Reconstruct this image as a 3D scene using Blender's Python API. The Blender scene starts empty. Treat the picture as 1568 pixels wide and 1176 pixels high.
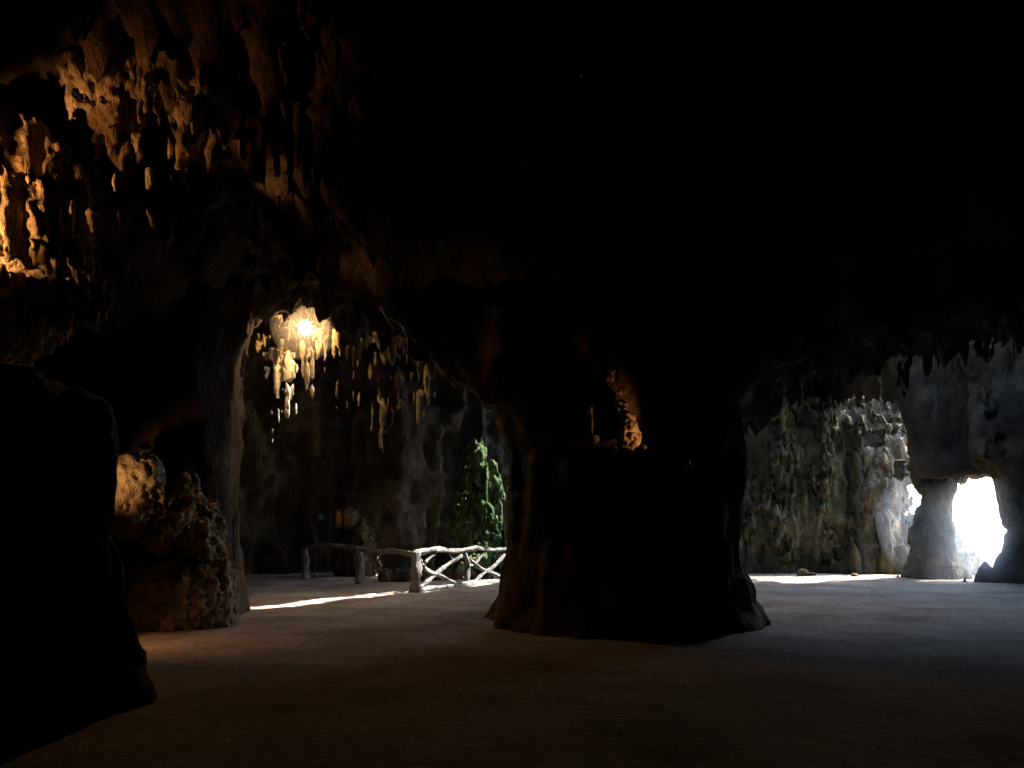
import bpy, bmesh, math, random
import numpy as np
from mathutils import Vector, Matrix
random.seed(7); rng=np.random.RandomState(11)
sc=bpy.context.scene
# ------------------------------------------------------------------ noise
TAB=rng.rand(65536).astype(np.float32)*2-1
def vn(x,y,z,s=0):
    xf=np.floor(x);yf=np.floor(y);zf=np.floor(z)
    xi=xf.astype(np.int64);yi=yf.astype(np.int64);zi=zf.astype(np.int64)
    fx=(x-xf);fy=(y-yf);fz=(z-zf)
    fx=fx*fx*(3-2*fx);fy=fy*fy*(3-2*fy);fz=fz*fz*(3-2*fz)
    def h(a,b,c):
        k=(a*73856093)^(b*19349663)^(c*83492791)^(s*2654435)
        k=k^(k>>13)
        return TAB[k&65535]
    c00=h(xi,yi,zi)*(1-fx)+h(xi+1,yi,zi)*fx
    c10=h(xi,yi+1,zi)*(1-fx)+h(xi+1,yi+1,zi)*fx
    c01=h(xi,yi,zi+1)*(1-fx)+h(xi+1,yi,zi+1)*fx
    c11=h(xi,yi+1,zi+1)*(1-fx)+h(xi+1,yi+1,zi+1)*fx
    return (c00*(1-fy)+c10*fy)*(1-fz)+(c01*(1-fy)+c11*fy)*fz
def fbm(x,y,z,f=1.0,o=3,s=0,g=.5):
    r=0;a=1;t=0
    for i in range(o):
        r=r+a*vn(x*f+i*17.3,y*f-i*9.1,z*f+i*5.7,s+i);t+=a;a*=g;f*=2.03
    return r/t
def rough(x,y,z,a=1.0,s=0,fl=1.0):
    """cave rock relief: lumps + vertical flutes + fine crust"""
    n=.42*fbm(x,y,z*.6,.55,2,s)
    n=n+.26*fl*(1-2*np.abs(vn(x*1.9,y*1.9,z*.45,s+9)))
    n=n+.13*(1-2*np.abs(vn(x*4.1,y*4.1,z*1.6,s+21)))
    n=n+.07*vn(x*9.,y*9.,z*6.,s+31)
    return n*a
def sstep(a,b,x):
    t=np.clip((x-a)/(b-a),0,1);return t*t*(3-2*t)
# ------------------------------------------------------------------ meshes
def mkmesh(name,v,f,mat,smooth=True):
    me=bpy.data.meshes.new(name)
    v=np.asarray(v,dtype=np.float32)
    if isinstance(f,np.ndarray):
        nf=len(f);k=f.shape[1]
        me.vertices.add(len(v));me.vertices.foreach_set('co',v.ravel())
        me.loops.add(nf*k);me.loops.foreach_set('vertex_index',f.astype(np.int32).ravel())
        me.polygons.add(nf);me.polygons.foreach_set('loop_start',np.arange(0,nf*k,k,dtype=np.int32))
        me.polygons.foreach_set('loop_total',np.full(nf,k,dtype=np.int32))
        me.update(calc_edges=True)
    else:
        me.from_pydata(v.tolist(),[],f);me.update()
    me.validate()
    me.polygons.foreach_set('use_smooth',np.full(len(me.polygons),smooth))
    ob=bpy.data.objects.new(name,me);sc.collection.objects.link(ob)
    if mat:me.materials.append(mat)
    return ob
def nets(fn,lo,hi,res):
    ax=[np.arange(lo[i],hi[i]+res,res,dtype=np.float32) for i in range(3)]
    X,Y,Z=np.meshgrid(*ax,indexing='ij')
    V=fn(X,Y,Z,ax).astype(np.float32)
    for q in (0,-1):
        V[q,:,:]=np.maximum(V[q,:,:],.01);V[:,q,:]=np.maximum(V[:,q,:],.01);V[:,:,q]=np.maximum(V[:,:,q],.01)
    n=np.array(V.shape)-1
    S=V<0
    acc=np.zeros(tuple(n)+(3,),np.float32);cnt=np.zeros(tuple(n),np.float32)
    def sub(A,o): return A[o[0]:o[0]+n[0],o[1]:o[1]+n[1],o[2]:o[2]+n[2]]
    for a in range(3):
        b,c=[q for q in range(3) if q!=a]
        for ob_ in (0,1):
            for oc in (0,1):
                o=[0,0,0];o[b]=ob_;o[c]=oc;p=list(o);p[a]=1
                v0=sub(V,o);v1=sub(V,p);m=(v0<0)!=(v1<0)
                t=np.where(m,v0/np.where(m,v0-v1,1),0)
                acc[...,a]+=np.where(m,t,0);acc[...,b]+=m*ob_;acc[...,c]+=m*oc;cnt+=m
    act=cnt>0
    idx=-np.ones(tuple(n),np.int64);idx[act]=np.arange(act.sum())
    I=np.argwhere(act)
    P=(I+acc[act]/cnt[act][:,None])*res+np.array([ax[0][0],ax[1][0],ax[2][0]])
    F=[]
    for a in range(3):
        b,c=(a+1)%3,(a+2)%3
        s0=[slice(None)]*3;s1=[slice(None)]*3
        s0[a]=slice(0,-1);s1[a]=slice(1,None)
        A=S[tuple(s0)];B=S[tuple(s1)]
        w=np.argwhere(A!=B)
        ok=(w[:,b]>0)&(w[:,c]>0)&(w[:,b]<n[b])&(w[:,c]<n[c]);w=w[ok]
        fl=A[w[:,0],w[:,1],w[:,2]]
        def g(db,dc):
            q=w.copy();q[:,b]-=db;q[:,c]-=dc
            return idx[q[:,0],q[:,1],q[:,2]]
        q=np.stack([g(1,1),g(0,1),g(0,0),g(1,0)],1)
        q[~fl]=q[~fl][:,::-1]
        F.append(q)
    return P,np.concatenate(F)
def smin(a,b,k):
    h=np.clip(.5+.5*(b-a)/k,0,1);return b+(a-b)*h-k*h*(1-h)
def banded(d,fn,X,Y,Z,w=1.3):
    m=np.abs(d)<w
    d=d.copy();d[m]+=fn(X[m],Y[m],Z[m]);return d
def column(name,zs,xl,xr,cy,hy,mat,zmax,res=.1,amp=1.0,s=0,p=2.4,extra=None,zmin=-.3,fl=1.0,pad=.9,fs=1.0,grain=0):
    """rock column whose left/right flanks follow measured widths; hy: half depth over z"""
    def fn(X,Y,Z,ax):
        l=np.interp(ax[2],zs,xl);r=np.interp(ax[2],zs,xr);h=np.interp(ax[2],zs,hy)
        cx=((l+r)/2)[None,None,:];hx=((r-l)/2)[None,None,:];hh=h[None,None,:]
        q=(np.abs((X-cx)/hx)**p+np.abs((Y-cy)/hh)**p)**(1/p)
        d=(q-1)*np.minimum(hx,hh)
        if extra is not None:d=extra(d,X,Y,Z)
        return banded(d,lambda x,y,z:rough(x*fs,y*fs,z*fs,amp,s,fl)+grain*vn(x*17,y*17,z*14,s+77),X,Y,Z)
    lo=(min(xl)-pad,cy-max(hy)-pad,zmin);hi=(max(xr)+pad,cy+max(hy)+pad,zmax)
    P,F=nets(fn,lo,hi,res);return mkmesh(name,P,F,mat)
def cones(name,C,mat,res=.05,amp=.5,s=0,k=.05,fine=1.0,pw=.95,flare=.5):
    """C: (x,y,zroot,ztip,r) fused dripstone cones"""
    C=np.array(C)
    R=C[:,4].max()*1.6+.3
    lo=(C[:,0].min()-R,C[:,1].min()-R,min(C[:,2].min(),C[:,3].min())-.15);hi=(C[:,0].max()+R,C[:,1].max()+R,max(C[:,2].max(),C[:,3].max())+.05)
    def fn(X,Y,Z,ax):
        V=np.full(X.shape,1.5,np.float32)
        for i,(x,y,zr,zt,r) in enumerate(C):
            a0,a1=np.searchsorted(ax[0],[x-r*1.7-.3,x+r*1.7+.3]);b0,b1=np.searchsorted(ax[1],[y-r*1.7-.3,y+r*1.7+.3])
            z0,z1=min(zr,zt)-.12,max(zr,zt)+.02
            c0,c1=np.searchsorted(ax[2],[z0,z1])
            sl=(slice(a0,a1),slice(b0,b1),slice(c0,c1))
            x_,y_,z_=X[sl],Y[sl],Z[sl]
            if x_.size==0: continue
            t=(zr-z_)/(zr-zt);tc=np.clip(t,0,1)
            wob=.35*r*vn(z_*1.7+i*3.1,z_*0,z_*0,4);wob2=.35*r*vn(z_*1.7+i*7.7,z_*0+5,z_*0,4)
            rr=r*((1-tc)**pw+flare*(1-tc)**6)*(1+.22*vn(z_*5+i,z_*0,z_*0,5))+.014
            d=np.sqrt((x_-x-wob*tc)**2+(y_-y-wob2*tc)**2)-rr
            d=np.maximum(d,(tc==1)*(t-1)*abs(zr-zt))
            V[sl]=smin(V[sl],d.astype(np.float32),k)
        def n(x,y,z):
            return amp*(.09*fbm(x,y,z*.5,2.4,2,s)+.05*(1-2*np.abs(vn(x*8,y*8,z*2.2,s+3)))+.03*fine*vn(x*17,y*17,z*11,s+5))
        return banded(V,n,X,Y,Z,.35)
    P,F=nets(fn,lo,hi,res);return mkmesh(name,P,F,mat)
# ------------------------------------------------------------------ materials
def rockmat(name,c1,c2,c3,bump=.6,sc1=1.2,rough_=.9,spec=.2,det=4):
    m=bpy.data.materials.new(name);m.use_nodes=True;nt=m.node_tree;N=nt.nodes;L=nt.links
    b=N['Principled BSDF'];b.inputs['Roughness'].default_value=rough_
    b.inputs['Specular IOR Level'].default_value=spec
    tc=N.new('ShaderNodeTexCoord')
    n1=N.new('ShaderNodeTexNoise');n1.inputs['Scale'].default_value=sc1;n1.inputs['Detail'].default_value=3;n1.inputs['Roughness'].default_value=.65
    L.new(tc.outputs['Object'],n1.inputs['Vector'])
    r=N.new('ShaderNodeValToRGB');e=r.color_ramp.elements
    e[0].position=.36;e[0].color=(*c1,1);e[1].position=.64;e[1].color=(*c3,1)
    k=e.new(.5);k.color=(*c2,1)
    L.new(n1.outputs['Fac'],r.inputs['Fac'])
    mp=N.new('ShaderNodeMapping');mp.inputs['Scale'].default_value=(1,1,.5);L.new(tc.outputs['Object'],mp.inputs['Vector'])
    n2=N.new('ShaderNodeTexNoise');n2.inputs['Scale'].default_value=9;n2.inputs['Detail'].default_value=det;n2.inputs['Roughness'].default_value=.75
    L.new(mp.outputs[0],n2.inputs['Vector'])
    mr=N.new('ShaderNodeMapRange');mr.inputs['From Min'].default_value=.3;mr.inputs['From Max'].default_value=.7;mr.inputs['To Min'].default_value=.45;mr.inputs['To Max'].default_value=1.35
    L.new(n2.outputs['Fac'],mr.inputs['Value'])
    mx=N.new('ShaderNodeMix');mx.data_type='RGBA';mx.blend_type='MULTIPLY';mx.inputs['Factor'].default_value=1
    L.new(r.outputs['Color'],mx.inputs['A']);L.new(mr.outputs[0],mx.inputs['B']);L.new(mx.outputs['Result'],b.inputs['Base Color'])
    bp=N.new('ShaderNodeBump');bp.inputs['Strength'].default_value=bump;bp.inputs['Distance'].default_value=.14
    L.new(n2.outputs['Fac'],bp.inputs['Height']);L.new(bp.outputs['Normal'],b.inputs['Normal'])
    return m
M_rock=rockmat('darkened_limestone',(.06,.043,.03),(.10,.073,.05),(.16,.12,.083),bump=.8)  # limestone darkened so unlit rock stays black; shade put into the colour
M_dark=rockmat('shaded_limestone',(.035,.026,.017),(.065,.05,.032),(.12,.092,.062),bump=.9,sc1=.8)  # still darker limestone copy, with the shade of the rear rock in its colour
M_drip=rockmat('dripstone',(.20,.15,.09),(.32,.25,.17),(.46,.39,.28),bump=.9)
M_tan=rockmat('tan_dripstone',(.11,.09,.055),(.20,.16,.10),(.32,.265,.175),bump=.9)
M_pale=rockmat('pale_dripstone',(.38,.37,.32),(.48,.47,.41),(.58,.57,.51),bump=.5)
M_alga=rockmat('algae_limestone',(.032,.035,.016),(.075,.066,.034),(.135,.112,.064),sc1=.7,bump=.9)
M_moss=rockmat('moss',(.03,.055,.014),(.065,.11,.03),(.12,.18,.06),bump=1.0,sc1=5)
M_dirt=rockmat('packed_dirt',(.23,.185,.14),(.32,.265,.205),(.40,.345,.275),bump=.3,sc1=.6)
M_conc=rockmat('weathered_concrete',(.13,.125,.11),(.22,.21,.19),(.31,.30,.275),bump=.8,sc1=3)
def plain(name,col,r=.5,metal=0,em=None,es=0):
    m=bpy.data.materials.new(name);m.use_nodes=True;nt=m.node_tree;b=nt.nodes['Principled BSDF']
    n=nt.nodes.new('ShaderNodeTexNoise');n.inputs['Scale'].default_value=40
    mx=nt.nodes.new('ShaderNodeMix');mx.data_type='RGBA';mx.inputs['A'].default_value=(*[c*.8 for c in col],1);mx.inputs['B'].default_value=(*col,1)
    nt.links.new(n.outputs['Fac'],mx.inputs['Factor']);nt.links.new(mx.outputs['Result'],b.inputs['Base Color'])
    b.inputs['Roughness'].default_value=r;b.inputs['Metallic'].default_value=metal
    if em:b.inputs['Emission Color'].default_value=(*em,1);b.inputs['Emission Strength'].default_value=es
    return m
M_black=plain('black_painted_metal',(.02,.02,.02))
M_bulb=plain('lit_glass',(.9,.85,.7),.2,0,(1,.58,.24),330)
M_lens=plain('lamp_lens',(.8,.7,.5),.2)

# sun direction (direction of travel)
el=math.radians(50);hz=Vector((-.905,-.425)).normalized()
SV=Vector((hz.x*math.cos(el),hz.y*math.cos(el),-math.sin(el)))
kx,ky=SV.x/abs(SV.z),SV.y/abs(SV.z)
# ------------------------------------------------------------------ ground sheet
def warp(n,span,near,c):
    t=np.linspace(-1,1,n);return c+np.sign(t)*(near*np.abs(t)+(span-near)*np.abs(t)**7)
gx=warp(420,400,24,3);gy=warp(460,400,28,14)
GX,GY=np.meshgrid(gx,gy,indexing='ij')
GZ=.05*fbm(GX,GY,GX*0,.35,3,3)+.026*fbm(GX,GY,GX*0,2.2,3,4)
GZ=GZ*np.exp(-((np.hypot(GX-3,GY-14)/60)**2))
def gridfaces(nx,ny):
    i,j=np.meshgrid(np.arange(nx-1),np.arange(ny-1),indexing='ij')
    a=(i*ny+j).ravel();return np.stack([a,a+ny,a+ny+1,a+1],1)
mkmesh('ground',np.stack([GX.ravel(),GY.ravel(),GZ.ravel()],1),gridfaces(*GX.shape),M_dirt)
# ------------------------------------------------------------------ ceiling
cx=np.arange(-13,22,.09);cy=np.arange(-10,32,.09)
CX,CY=np.meshgrid(cx,cy,indexing='ij')
Z0=CX*0
n1=fbm(CX,CY,Z0,.35,2,50)
H=8.7+.7*n1
yf=9.3-1.6*sstep(-1,-5,CX)+.5*vn(CX*.7,Z0,Z0,7)
Hl=np.interp(CX,[-13,-6.4,-5.4,-4.5,-3,-1.5,4.2,5.5,9,14,22],[3.6,4.4,5.6,6.0,5.8,5.0,4.2,4.5,5.2,5.8,5.8])
w=sstep(0,1,(CY-yf)/(13.4-yf))*(1-sstep(15.4,17.4,CY))
w=w**.85
H=H*(1-w)+Hl*w
beyond=sstep(15.4,17.4,CY)
H=H-beyond*.6
w2=sstep(11.5,12.7,CX)*sstep(23.3,24.1,CY)
H=H*(1-w2)+3.15*w2
# added rock rib, out of view, blocking skylight from the left chamber
w4=sstep(3.0,3.9,CX)*(1-sstep(4.7,5.6,CX))*sstep(14.5,15.8,CY)*(1-sstep(21.0,22.2,CY))
H=H*(1-w4)+3.7*w4
fl=(1-2*np.abs(vn(CX*1.6,CY*.7,Z0,61)))*.26+(1-2*np.abs(vn(CX*3.9,CY*1.8,Z0,62)))*.2+.14*vn(CX*8,CY*5,Z0,63)
spk=np.clip(vn(CX*2.6,CY*2.6,Z0,64)-.2,0,1)**2*1.0+np.clip(vn(CX*5,CY*5,Z0,65)-.1,0,1)**2*.9
damp=1-.75*w2
H=H+(fl-spk)*damp*.8
DY=.26*fbm(CX,CY,H,1.3,3,70);DX=.22*fbm(CX,CY,H,1.1,3,71)
V=np.stack([(CX+DX).ravel(),(CY+DY).ravel(),H.ravel()],1)
F=gridfaces(*CX.shape)
X_,Y_,Z_=V[:,0],V[:,1],V[:,2]
fx,fy=X_+kx*Z_,Y_+ky*Z_
cut=(X_>12.1)&(Y_>24.9)
cut|=((np.abs((X_-9.3)/2.9)**3+np.abs((Y_-19.3)/1.6)**3)<1)&(Y_>17.4)   # added unseen roof hole, washes the right floor with sky light
cut|=(X_>1.2)&(X_<4.8)&(Y_>28.0)&(Y_<30.2)  # added unseen roof hole letting sun onto the mossy stalagmite
L0=np.array([-5.0,16.1]);dr=np.array([2.35,3.6]);dr=dr/np.hypot(*dr)
al=(fx-L0[0])*dr[0]+(fy-L0[1])*dr[1];ac=-(fx-L0[0])*dr[1]+(fy-L0[1])*dr[0]
ac_=ac+.12*np.sin(al*3)
cut|=(al>-.4)&(al<8.3)&(ac_>-.30)&(ac_<.18)&(Y_>17.4)  # added unseen roof slot, shaped to throw the sun stripe along floor and fence
tz=4.2
sx,sy=X_+kx*(Z_-tz),Y_+ky*(Z_-tz)
cut|=((sx+5.1)**2/.5**2+(sy-17.6)**2/.45**2<1)&(Y_>17.4)  # added unseen roof hole aiming sun at the pale stalactites
keep=~cut[F].any(1)
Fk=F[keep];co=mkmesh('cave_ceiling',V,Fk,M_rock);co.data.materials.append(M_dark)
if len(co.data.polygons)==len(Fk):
    co.data.polygons.foreach_set('material_index',(V[Fk[:,0],1]>17.0).astype(np.int32))  # rear ceiling takes the darker copy, shade painted in against the skylight
# ------------------------------------------------------------------ perimeter wall
def wall(name,pts,h,mat,step=.14,amp=1.0,s=0):
    P=[];pts=[Vector(p) for p in pts]
    for a,b in zip(pts[:-1],pts[1:]):
        n=max(2,int((b-a).length/step))
        for i in range(n):P.append(a.lerp(b,i/n))
    P.append(pts[-1]);P=np.array([(p.x,p.y) for p in P])
    T=np.gradient(P,axis=0);k=15;T=np.stack([np.convolve(np.pad(T[:,i],k//2,'edge'),np.ones(k)/k,'valid') for i in (0,1)],1)
    T/=np.linalg.norm(T,axis=1)[:,None];Nn=np.stack([T[:,1],-T[:,0]],1)
    zs=np.arange(-.3,h,step)
    A=np.repeat(P[:,0][:,None],len(zs),1);B=np.repeat(P[:,1][:,None],len(zs),1);Z=np.repeat(zs[None,:],len(P),0)
    d=rough(A,B,Z,1.5*amp,s)+.25*np.exp(-Z/.5)
    A=A+Nn[:,0][:,None]*d;B=B+Nn[:,1][:,None]*d
    Zt=Z+.2*fbm(A,B,Z,1.2,2,s+8)
    return mkmesh(name,np.stack([A.ravel(),B.ravel(),Zt.ravel()],1),gridfaces(*A.shape),mat)
wall('cave_wall',[(-11,-9),(-11.3,6),(-10.5,14),(-11,22),(-9,26.5),(-6.5,28.6),(-4,28.2),(-2,30),(1.2,30.6),(8.6,30.3),(12,30.8),(15.0,30.6)],10,M_dark,s=101)
wall('cave_wall',[(16.2,23.4),(20.5,24),(20.5,-9),(-11,-9)],10,M_rock,step=.25,s=121)
def wb(d,X,Y,Z):
    for (x,y,z,r) in [(12.9,27.1,.3,.6),(11.6,27.2,.2,.6),(10.6,27.3,.4,.5),(12.8,27.4,1.6,.5)]:
        d=smin(d,(np.sqrt((X-x)**2+(Y-y)**2+((Z-z)*.6)**2)-r),.35)
    return d
column('cave_wall',[-.5,.5,1.6,2.2,2.7,3.2,4,5,5.9],[7.2]*9,[13.9,13.8,13.8,13.7,13.6,13.8,14.2,14.3,14.3],28.9,[1.35,1.2,1.1,1.05,1.0,1.05,1.1,.8,.15],M_alga,6.3,res=.085,amp=1.1,s=131,p=5,extra=wb)
# pointed rock spires rising along that wall
r=random.Random(31);C=[]
x=7.9
while x<14.4:
    rad=r.uniform(.28,.5);zt=r.uniform(5.7,7.9)
    C.append((x,28.15+r.uniform(-.15,.35),1.0,zt,rad))
    if r.random()<.8:C.append((x+r.uniform(-.3,.3),27.9+r.uniform(-.1,.3),.5,zt-r.uniform(.8,2.6),rad*.7))
    x+=rad*r.uniform(.9,1.3)
cones('rock_spires',C,M_alga,.07,2.2,151,k=.12,pw=.55,flare=.1)
# end of that wall, beside the small gap
column('cave_wall',[-.5,0,.8,1.8,2.25,2.6,3.0,3.2,3.8,4.6,5.6],[11.9,11.9,12.0,12.0,12.1,12.1,12.1,12.2,12.4,12.8,13.6],[14.2,14.05,13.95,13.9,13.66,13.50,13.58,14.1,14.6,14.5,14.1],27.95,[1.0,.9,.75,.6,.55,.55,.55,.55,.5,.35,.12],M_tan,5.9,res=.052,amp=.65,s=143,fs=1.6,grain=.03)
# ------------------------------------------------------------------ pillars
column('rock_pillar',[-.5,0,.4,1.2,2.0,2.8,3.1,3.5,3.9,4.6,6],
   [-.75,-.55,-.3,-.15,-.05,-.0,-.3,-.6,-1.0,-1.9,-2.6],
   [4.35,4.25,4.05,3.95,3.85,3.85,3.85,3.95,4.3,5.3,6],13.4,
   [2.2,2.1,1.85,1.7,1.65,1.65,1.7,1.75,1.75,1.6,.8],M_rock,6.2,res=.09,amp=.55,s=201)
column('rock_pillar',[-.5,0,.6,1.5,2.6,3.4,4.4,5.2,6.5],
   [-8.5]*9,[-4.8,-4.9,-5.05,-5.1,-5.1,-5.1,-5.05,-4.8,-4.4],14.5,
   [1.7,1.6,1.5,1.45,1.45,1.5,1.5,1.3,.8],M_dark,6.6,res=.1,amp=.5,s=211,p=3)
column('rock_pillar',[-.5,0,.6,1.5,2.3,2.7,3.0,3.3],
   [-9]*8,[-2.95,-3.1,-3.35,-3.45,-3.45,-3.7,-4.3,-5.8],7.0,
   [1.3,1.2,1.1,1.0,1.0,.9,.7,.3],M_rock,3.4,res=.08,amp=.4,s=221,p=2.6)
column('rock_pillar',[-.5,0,.6,1.2,2.1,2.35,2.6,2.85,3.1,3.4,4.5],
   [12.1,12.2,12.35,12.4,12.6,12.85,12.85,12.6,12.3,12.0,11.5],
   [14.5,14.3,14.0,13.85,13.75,13.75,13.8,14.0,14.3,14.7,15.5],25.0,
   [.8,.7,.6,.55,.5,.5,.45,.4,.35,.3,.3],M_alga,3.7,res=.055,amp=.36,s=233,fs=1.6,grain=.03)
column('rock_pillar',[-.5,0,.6,1.2,2.2,2.7,3.1,3.5,9],
   [13.2,13.4,13.75,14.1,14.25,14.05,13.7,13.1,12.8],[20.5]*9,22.9,
   [1.1,1.0,.95,.85,.85,.85,.9,1.1,1.2],M_dark,9.2,res=.10,amp=.3,s=241,p=3)
# added ridge, out of view, blocking direct sun from the roof hole
column('sun_blocker_ridge',[7,9,12,15,18.5],[12.5,12.6,12.8,13.0,13.4],[15.8,15.6,15.2,14.8,14.2],21.0,[4.6,4.5,4.3,3.9,2.6],M_rock,18.4,res=.3,amp=1.2,s=251,zmin=7.6)
# ------------------------------------------------------------------ boulders
def blobs(name,B,mat,res,amp,s,k=.15,fs=1.6,g=.03):
    B=np.array(B);R=B[:,3:6].max(1)
    lo=(B[:,:3]-R[:,None]).min(0)-.3;hi=(B[:,:3]+R[:,None]).max(0)+.3
    def fn(X,Y,Z,ax):
        d=np.full(X.shape,9.,np.float32)
        for x,y,z,a,b,c in B:
            q=np.sqrt(((X-x)/a)**2+((Y-y)/b)**2+((Z-z)/c)**2)
            d=smin(d,(q-1)*min(a,b,c),k)
        return banded(d,lambda x,y,z:rough(x*fs,y*fs,z*fs*1.2,amp,s,.6)+g*vn(x*19,y*19,z*19,s),X,Y,Z,.6)
    P,F=nets(fn,lo,hi,res);return mkmesh(name,P,F,mat)
blobs('limestone_boulders',[(-5.82,12.3,2.35,.46,.42,.46),(-6.0,12.4,1.7,.4,.4,.4),
  (-5.5,12.3,1.38,.25,.3,.17),(-5.27,12.25,1.6,.21,.3,.16),(-5.1,12.2,1.85,.19,.3,.18),(-4.98,12.2,2.15,.15,.3,.25),(-5.0,12.7,1.4,.28,.3,.35),
  (-5.5,12.5,.75,.6,.45,.4),(-5.1,12.6,.5,.5,.45,.5),(-5.8,12.4,.2,.6,.5,.4),(-4.9,12.9,.5,.4,.5,.8),(-5.4,12.95,1.2,.7,.5,.9)],M_drip,.034,.36,309,.12,2.2,.045)
blobs('limestone_mound',[(15.1,26.9,.4,.95,.8,.8),(14.9,27.0,1.1,.5,.5,.6),(15.9,26.8,.1,.6,.6,.45)],M_pale,.06,.5,311,.15,2.0)  # pale material carries the mound's sunlit brightness in its colour
blobs('loose_stones',[(9.6,26.3,.08,.2,.18,.16),(9.9,26.2,.03,.1,.12,.09),(11.0,25.6,.04,.12,.12,.1)],M_alga,.03,.1,321,.03)
blobs('reddish_boulder',[(-5.3,25.6,1.7,.5,.5,.55),(-4.9,25.6,1.3,.6,.5,.5),(-5.1,25.9,.5,.9,.7,.9)],M_dark,.06,.7,331,.15,2.0)
column('flowstone',[3.4,3.7,4.0,4.4,5.1,5.6,6.1,6.5,6.8],[-8.2]*9,[-6.1,-5.8,-5.45,-5.2,-5.1,-5.2,-5.4,-5.6,-6.3],9.9,
   [.5,.65,.75,.85,.9,.9,.8,.6,.3],M_drip,6.9,res=.034,amp=.40,s=347,p=2.4,zmin=3.3,pad=.5,fs=2.1,grain=.05)
# ------------------------------------------------------------------ dripstone
def row(pts,n,lmin,lmax,rmin,rmax,jy=.3,jx=.08,seed=0):
    r=random.Random(seed);out=[]
    for i in range(n):
        t=i/(n-1)*(len(pts)-1);j=min(int(t),len(pts)-2);u=t-j
        p=[pts[j][q]*(1-u)+pts[j+1][q]*u for q in range(3)]
        l=r.uniform(lmin,lmax);rad=r.uniform(rmin,rmax)
        out.append((p[0]+r.uniform(-jx,jx),p[1]+r.uniform(-jy,jy),p[2]+.25,p[2]-l,rad))
    return out
C=[(-5.40,9.9,7.4,5.90,.12),(-5.25,10.0,7.3,6.05,.11),(-5.1,9.9,7.2,5.85,.11),(-4.9,9.9,7.4,5.20,.12),(-5.0,10.1,7.6,5.6,.12),
   (-4.68,9.9,7.6,6.05,.17),(-4.46,9.9,7.6,5.35,.15),(-4.3,10.1,7.5,5.7,.11),(-4.08,10.0,7.3,5.35,.13),(-4.2,10.2,7.7,5.9,.17),(-3.85,10.2,7.4,5.65,.11)]
C+=row([(-5.6,10.2,6.9),(-4.6,10.2,7.3),(-3.4,10.4,7.5)],34,.1,1.0,.06,.13,seed=1)
C+=row([(-4.9,10.3,7.6),(-4.0,10.5,7.9),(-3.2,10.7,8.0)],22,.1,.5,.07,.15,seed=2)
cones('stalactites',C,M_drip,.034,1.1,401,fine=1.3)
C=[(-3.4,10.5,7.2,5.05,.13),(-3.1,10.6,7.2,5.7,.12),(-2.95,10.7,7.2,5.25,.13),(-2.4,10.8,7.3,5.2,.14),(-2.6,10.7,7.2,5.6,.1)]
C+=row([(-3.6,10.7,7.0),(-2.2,10.9,6.9),(-1.0,11.2,7.0)],30,.2,1.2,.07,.14,seed=3)
C+=row([(-3.2,10.2,8.0),(-1.2,10.4,8.0),(1.0,10.8,8.0)],26,.2,1.0,.1,.18,seed=4)
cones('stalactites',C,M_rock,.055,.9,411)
def lampz(py,d): return 1.6+(807-py)*d/1220
C=[]
for px,top,bot,r,d in [(428,500,560,.17,17.2),(395,545,575,.07,17.2),(410,550,605,.06,17.3),(440,520,600,.06,17.5),(470,540,618,.06,17.6),(487,540,622,.05,17.4),
    (508,505,615,.07,17.3),(516,540,650,.07,17.3),(498,520,600,.05,17.5),(530,560,625,.05,17.5),(478,540,612,.04,17.5),(540,550,615,.05,17.6),(464,550,600,.04,17.3),(552,550,600,.06,17.7),(566,550,612,.06,17.8)]:
    X=(px-784)/1220*d
    C.append((X,d,lampz(top,d)+.5,lampz(bot,d),r))
cones('stalactites',C,M_tan,.034,.55,421,k=.03,flare=.25)
cones('stalactites',row([(-5.6,18.6,6.4),(-4.6,18.9,6.6),(-3.3,18.8,6.5)],34,.2,1.3,.05,.12,seed=6),M_dark,.045,.6,425,k=.035)
C=[]
for px,top,bot,r in [(408,560,622,.055),(417,555,682,.09),(426,560,650,.06),(437,560,640,.06),(446,560,665,.08),(453,570,634,.05),(423,560,660,.05),(412,565,645,.05),(441,568,656,.05),(431,565,632,.05),(449,565,645,.04)]:
    d=17.5+random.uniform(-.12,.12);C.append(((px-784)/1220*d,d,lampz(top,d)+.3,lampz(bot,d),r))
cones('stalactites',C,M_pale,.022,.25,431,k=.015,flare=.2,pw=.8)
C=[]
for px,top,bot,r in [(585,570,705,.10),(600,560,655,.09),(615,550,645,.09),(627,560,675,.09),(642,560,685,.09),(655,560,640,.08),(570,570,660,.08),(550,560,635,.07),(665,560,615,.09),(560,570,615,.08),(592,565,670,.06),(608,565,678,.06),(634,565,650,.05),(648,565,655,.05),(577,570,640,.06),(675,570,625,.05)]:
    d=18.2+random.uniform(-.3,.3);C.append(((px-784)/1220*d,d,lampz(top,d)+.9,lampz(bot,d),r))
cones('stalactites',C,M_tan,.042,.6,441,k=.03)
C=row([(4.2,15.0,4.3),(6,15.3,4.5),(9.5,15.4,5.2),(12,15.4,5.6)],60,.0,.7,.06,.15,jy=.5,seed=8)
cones('stalactites',C,M_rock,.055,.7,451)
C=[(1.24,11.5,3.75,2.85,.08),(1.35,11.42,3.85,2.95,.09),(1.47,11.38,3.75,2.70,.09),(1.08,11.55,3.6,2.9,.06),(1.18,11.48,3.7,2.75,.06),(1.55,11.42,3.6,3.0,.08)]
cones('stalactites',C+[(1.0,11.6,3.4,3.0,.05)],M_drip,.026,.7,461,k=.03)
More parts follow.
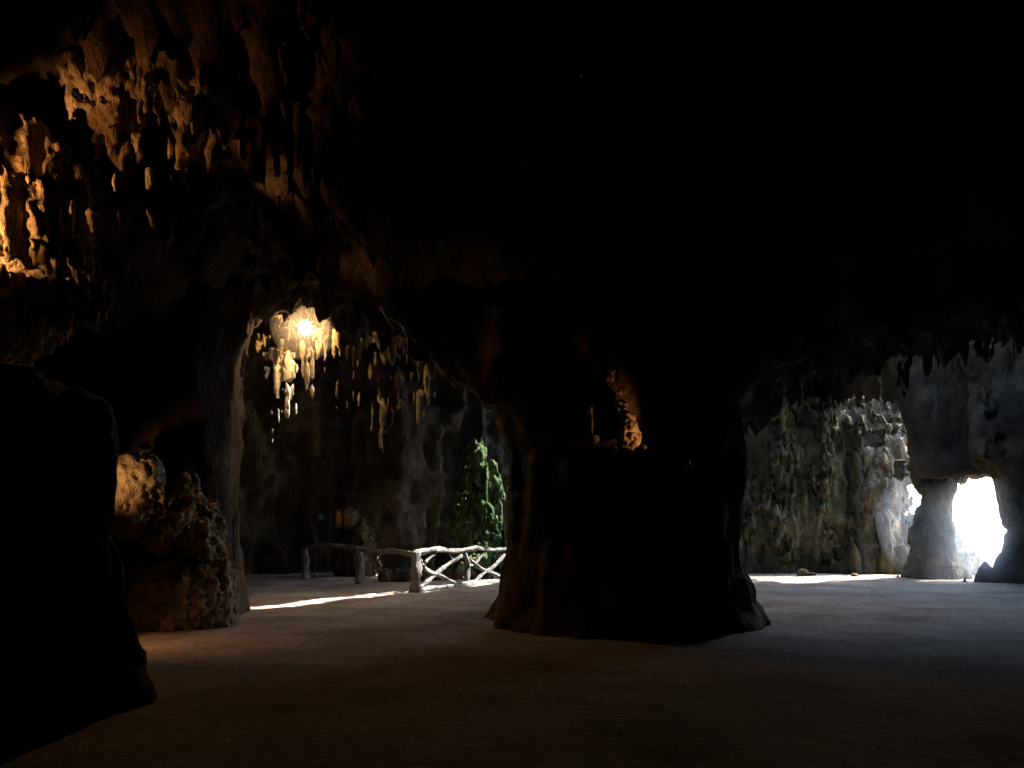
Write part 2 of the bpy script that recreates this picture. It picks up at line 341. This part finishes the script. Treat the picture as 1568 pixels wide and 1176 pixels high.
blobs('flowstone_knob',[(1.66,11.38,3.02,.17,.19,.24),(1.76,11.36,2.86,.14,.19,.15),(1.58,11.4,3.32,.11,.17,.17),(1.90,11.40,2.74,.08,.12,.09)],M_drip,.02,.15,471,.05,2.6,.03)
C=[(-1.25,27,-.2,4.75,.65),(-1.5,26.8,-.2,4.0,.45),(-1.75,26.9,-.2,3.4,.42),(-.95,26.9,-.2,3.8,.45),(-.55,27.2,-.2,4.0,.5),(-.2,27.4,-.2,3.0,.5),(-1.9,27.2,-.2,2.6,.45)]
r=random.Random(4)
for i in range(240):
    a=r.uniform(-1.0,1.0);h=r.uniform(.5,4.5);x=-1.2+a*.8*(1-h/6.2);C.append((x,26.7+abs(a)*.3+h*.05+r.uniform(-.05,.1),h-.25,h+.16,.055))
cones('mossy_stalagmite',C,M_moss,.045,1.3,481,k=.04)
# ------------------------------------------------------------------ rustic fence
fence=bpy.data.objects.new('rustic_fence',None);sc.collection.objects.link(fence)
def tube(name,pts,r0,r1,mat,parent,seg=12,s=0):
    pts=[Vector(p) for p in pts];P=[]
    q=[pts[0]*2-pts[1]]+pts+[pts[-1]*2-pts[-2]]
    for i in range(1,len(q)-2):
        for k in range(8):
            t=k/8;P.append(.5*((2*q[i])+(-q[i-1]+q[i+1])*t+(2*q[i-1]-5*q[i]+4*q[i+1]-q[i+2])*t*t+(-q[i-1]+3*q[i]-3*q[i+1]+q[i+2])*t**3))
    P.append(pts[-1]);v=[];f=[]
    for i,p in enumerate(P):
        t=(P[min(i+1,len(P)-1)]-P[max(i-1,0)]).normalized()
        u=t.orthogonal() if abs(t.z)<.9 else t.cross(Vector((0,1,0)));u.normalize();w_=t.cross(u)
        r=(r0+(r1-r0)*i/(len(P)-1))*(1+.12*math.sin(i*.9+s*2))
        for k in range(seg):
            a=2*math.pi*k/seg
            rr=r*(1+.16*math.sin(a*3+s+i*.35)+.2*random.uniform(-1,1))
            v.append(p+(u*math.cos(a)+w_*math.sin(a))*rr)
    for i in range(len(P)-1):
        for k in range(seg):
            f.append((i*seg+k,i*seg+(k+1)%seg,(i+1)*seg+(k+1)%seg,(i+1)*seg+k))
    f.append(tuple(range(seg))[::-1]);f.append(tuple((len(P)-1)*seg+k for k in range(seg)))
    o=mkmesh(name,[tuple(a) for a in v],f,mat)
    if parent:o.parent=parent
    return o
A=Vector((-2.36,19.4,0));B=Vector((-.15,23.2,0));Bm=A.lerp(B,.5);D=Vector((2.1,25.6,0));E=Vector((-4.26,22.2,0));G=Vector((-6.4,24.6,0))
up=Vector((0,0,1))
for i,(p,h,r_) in enumerate([(A,1.02,.12),(B,.95,.11),(E,1.05,.10),(G,1.0,.1),(D,.95,.1)]):
    tube(f'post_{i+1}',[p-up*.1,p+up*h*.5+Vector((.03,0,0)),p+up*h],r_*1.2,r_*.85,M_conc,fence,s=i)
def AB(t,z): return A.lerp(B,t)+up*z
tube('rail_1',[A+up*.97,AB(.2,1.03),AB(.4,.96),AB(.62,1.02),AB(.8,.95),B+up*.95],.075,.06,M_conc,fence)
tube('rail_2',[A+up*.93,A.lerp(E,.35)+up*.99,A.lerp(E,.7)+up*.93,E+up*1.0],.065,.055,M_conc,fence)
tube('rail_3',[E+up*1.0,E.lerp(G,.5)+up*1.06,G+up*.97],.06,.06,M_conc,fence)
tube('rail_4',[B+up*.93,B.lerp(D,.5)+up*.98,D+up*.93],.07,.06,M_conc,fence)
tube('kerb',[A+up*.03,Bm+up*.05,B+up*.03],.09,.09,M_conc,fence)
for i,(p,a_,b_) in enumerate([([AB(.03,.8),AB(.12,.5),AB(.24,.36),AB(.42,.05)],.055,.05),
   ([AB(.04,.1),AB(.14,.3),AB(.3,.6),AB(.46,.85)],.05,.055),
   ([AB(.5,.0),AB(.53,.5),AB(.5,.9)],.08,.06),
   ([AB(.52,.55),AB(.62,.62),AB(.72,.92)],.045,.035),
   ([AB(.58,.03),AB(.7,.3),AB(.84,.5),AB(.97,.8)],.05,.05),
   ([AB(.54,.75),AB(.68,.45),AB(.86,.25),AB(.97,.05)],.05,.045),
   ([AB(.12,.45),AB(.09,.7),AB(.2,.95)],.035,.03),([AB(.3,.6),AB(.36,.72),AB(.33,.95)],.03,.025)]):
    tube(f'branch_{i+1}',p,a_,b_,M_conc,fence,s=i)
blobs('stone_edging',[(-3.7+.35*i+random.uniform(-.1,.1),22.9+random.uniform(-.2,.2)+.2*i,.12,.28,.3,.28+random.uniform(0,.15)) for i in range(9)],M_rock,.06,.3,511,.05)
# ------------------------------------------------------------------ lamps
def floodlight(loc,target,energy,col,ang,name='floodlight',rad=.06,stem=None,blend=.8):
    loc=Vector(loc);d=(Vector(target)-loc).normalized();rot=d.to_track_quat('-Z','Y')
    e=bpy.data.objects.new(name,None);sc.collection.objects.link(e);e.location=loc;e.rotation_mode='QUATERNION';e.rotation_quaternion=rot
    v=[];f=[];prof=[(.03,.16),(.07,.15),(.09,.08),(.115,0),(.12,-.02),(.105,-.02),(.09,.02),(.0,.03)]
    for r_,z in prof:
        for k in range(20):
            a=2*math.pi*k/20;v.append((r_*math.cos(a),r_*math.sin(a),z+.03))
    for i in range(len(prof)-1):
        for k in range(20):f.append((i*20+k,i*20+(k+1)%20,(i+1)*20+(k+1)%20,(i+1)*20+k))
    f.append(tuple(range(20)))
    o=mkmesh('housing',v,f,M_black);o.parent=e
    o=mkmesh('lens',[(.09*math.cos(k*math.pi/8),.09*math.sin(k*math.pi/8),.035) for k in range(16)],[tuple(range(16))[::-1]],M_lens);o.parent=e
    o=tube('bracket',[(-.13,0,.08),(-.14,0,.16),(0,0,.26),(.14,0,.16),(.13,0,.08)],.012,.012,M_black,e,seg=8)
    if stem:
        o=tube('stem',[rot.inverted()@(Vector(p)-loc) for p in stem],.02,.02,M_black,e,seg=8)
    ld=bpy.data.lights.new('beam','SPOT');ld.energy=energy;ld.color=col;ld.spot_size=math.radians(ang);ld.spot_blend=blend;ld.shadow_soft_size=rad
    lo=bpy.data.objects.new('beam',ld);sc.collection.objects.link(lo);lo.parent=e;lo.location=(0,0,-.03)
    return e
OR=(1,.40,.11)
floodlight((-6.7,7.8,4.6),(-6.05,9.8,5.45),720,(1,.46,.15),62,stem=[(-6.7,7.65,4.5),(-6.9,7.4,2.6)],blend=.6)
floodlight((-6.1,8.6,5.3),(-4.7,10.1,6.85),135,OR,54,stem=[(-6.2,8.5,5.2),(-7.2,8.8,5.0),(-7.6,9.6,5.0)],blend=.8)
floodlight((-6.3,10.6,2.0),(-5.8,12.2,2.35),110,(1,.49,.17),42,stem=[(-6.3,10.5,1.9),(-6.3,10.5,-.1)],blend=.8)
floodlight((-6.3,10.2,1.3),(-4.5,10.9,-.1),90,(1,.42,.13),80,stem=[(-6.3,10.1,1.3),(-6.3,10.1,-.1)],blend=1)
floodlight((2.25,10.85,2.55),(1.6,11.42,3.1),34,(1,.45,.14),52,rad=.03,stem=[(2.3,11.1,2.5),(2.35,11.9,2.4)])
floodlight((-5.9,24.6,1.9),(-5.2,25.6,2.0),16,OR,60,stem=[(-6,24.5,1.8),(-6.1,24.5,0)])
LP=Vector((-4.36,16.8,5.8))
hl=bpy.data.objects.new('hanging_lamp',None);sc.collection.objects.link(hl);hl.location=LP
bm=bmesh.new();bmesh.ops.create_uvsphere(bm,u_segments=16,v_segments=12,radius=.135)
me=bpy.data.meshes.new('globe');bm.to_mesh(me);bm.free();me.materials.append(M_bulb)
for p in me.polygons:p.use_smooth=True
g=bpy.data.objects.new('globe',me);sc.collection.objects.link(g);g.parent=hl
tube('socket',[(0,0,.12),(0,0,.17),(0,0,.23)],.05,.03,M_black,hl,seg=10)
tube('cable',[(0,0,.2),(0,.1,.8),(.0,.6,1.9),(0,.8,2.6)],.012,.012,M_black,hl,seg=6)
# ------------------------------------------------------------------ added haze volumes standing in for lamp and exit glare
def glow_haze(loc,scale,dens,g,col=(1,1,1)):
    m=bpy.data.materials.new('glow_haze');m.use_nodes=True;nt=m.node_tree;nt.nodes.clear()
    o=nt.nodes.new('ShaderNodeOutputMaterial');v=nt.nodes.new('ShaderNodeVolumeScatter');v.inputs['Density'].default_value=dens;v.inputs['Color'].default_value=(*col,1);v.inputs['Anisotropy'].default_value=g
    nt.links.new(v.outputs[0],o.inputs['Volume'])
    bm=bmesh.new();bmesh.ops.create_icosphere(bm,subdivisions=4,radius=1)
    me=bpy.data.meshes.new('glow_haze_volume');bm.to_mesh(me);bm.free();me.materials.append(m)
    for p in me.polygons:p.use_smooth=True
    ob=bpy.data.objects.new('glow_haze_volume',me);sc.collection.objects.link(ob);ob.location=loc;ob.scale=scale
glow_haze(LP+Vector((0,-.1,0)),(.7,.65,.7),.09,.3)
glow_haze((14.6,23.6,1.8),(3.6,3.0,2.8),.06,.8,(.85,.88,1))
# ------------------------------------------------------------------ sky, sun, portals
wd=bpy.data.worlds.new('World');sc.world=wd;wd.use_nodes=True;nt=wd.node_tree
sky=nt.nodes.new('ShaderNodeTexSky');sky.sky_type='NISHITA';sky.sun_disc=False
sky.sun_elevation=el;sky.sun_rotation=math.atan2(-SV.x,-SV.y)
nt.links.new(sky.outputs[0],nt.nodes['Background'].inputs['Color']);nt.nodes['Background'].inputs['Strength'].default_value=2.4
sd=bpy.data.lights.new('sun','SUN');sd.energy=27;sd.angle=math.radians(.5);sd.color=(1,.97,.92)
so=bpy.data.objects.new('sun',sd);sc.collection.objects.link(so);so.rotation_mode='QUATERNION';so.rotation_quaternion=SV.to_track_quat('-Z','Y')
def portal(loc,dirn,sx,sy,yaw=None):
    ld=bpy.data.lights.new('sky_portal','AREA');ld.shape='RECTANGLE';ld.size=sx;ld.size_y=sy;ld.cycles.is_portal=True
    o=bpy.data.objects.new('sky_portal',ld);sc.collection.objects.link(o);o.location=loc
    if yaw is None:o.rotation_mode='QUATERNION';o.rotation_quaternion=Vector(dirn).to_track_quat('-Z','Y')
    else:o.rotation_euler=(0,0,yaw)
portal((14.8,24.9,1.7),(0,-1,0),6.0,3.8)
portal((9.3,19.3,8.9),(0,0,-1),6.4,4.2,0)
portal((3.0,29.1,8.9),(0,0,-1),3.6,2.4,0)
hc=L0+dr*4-np.array([kx,ky])*8.2
portal((hc[0],hc[1],8.9),(0,0,-1),1.6,10,math.atan2(dr[1],dr[0])-math.pi/2)
# ------------------------------------------------------------------ camera
cd=bpy.data.cameras.new('camera');cam=bpy.data.objects.new('camera',cd);sc.collection.objects.link(cam)
cam.location=(0,0,1.6);cam.rotation_euler=(math.radians(90),0,0);cd.lens=28;cd.sensor_width=36;cd.shift_y=.1397;cd.clip_end=2000;cd.clip_start=.05
sc.camera=cam
sc.view_settings.view_transform='Standard';sc.view_settings.look='None';sc.view_settings.exposure=0
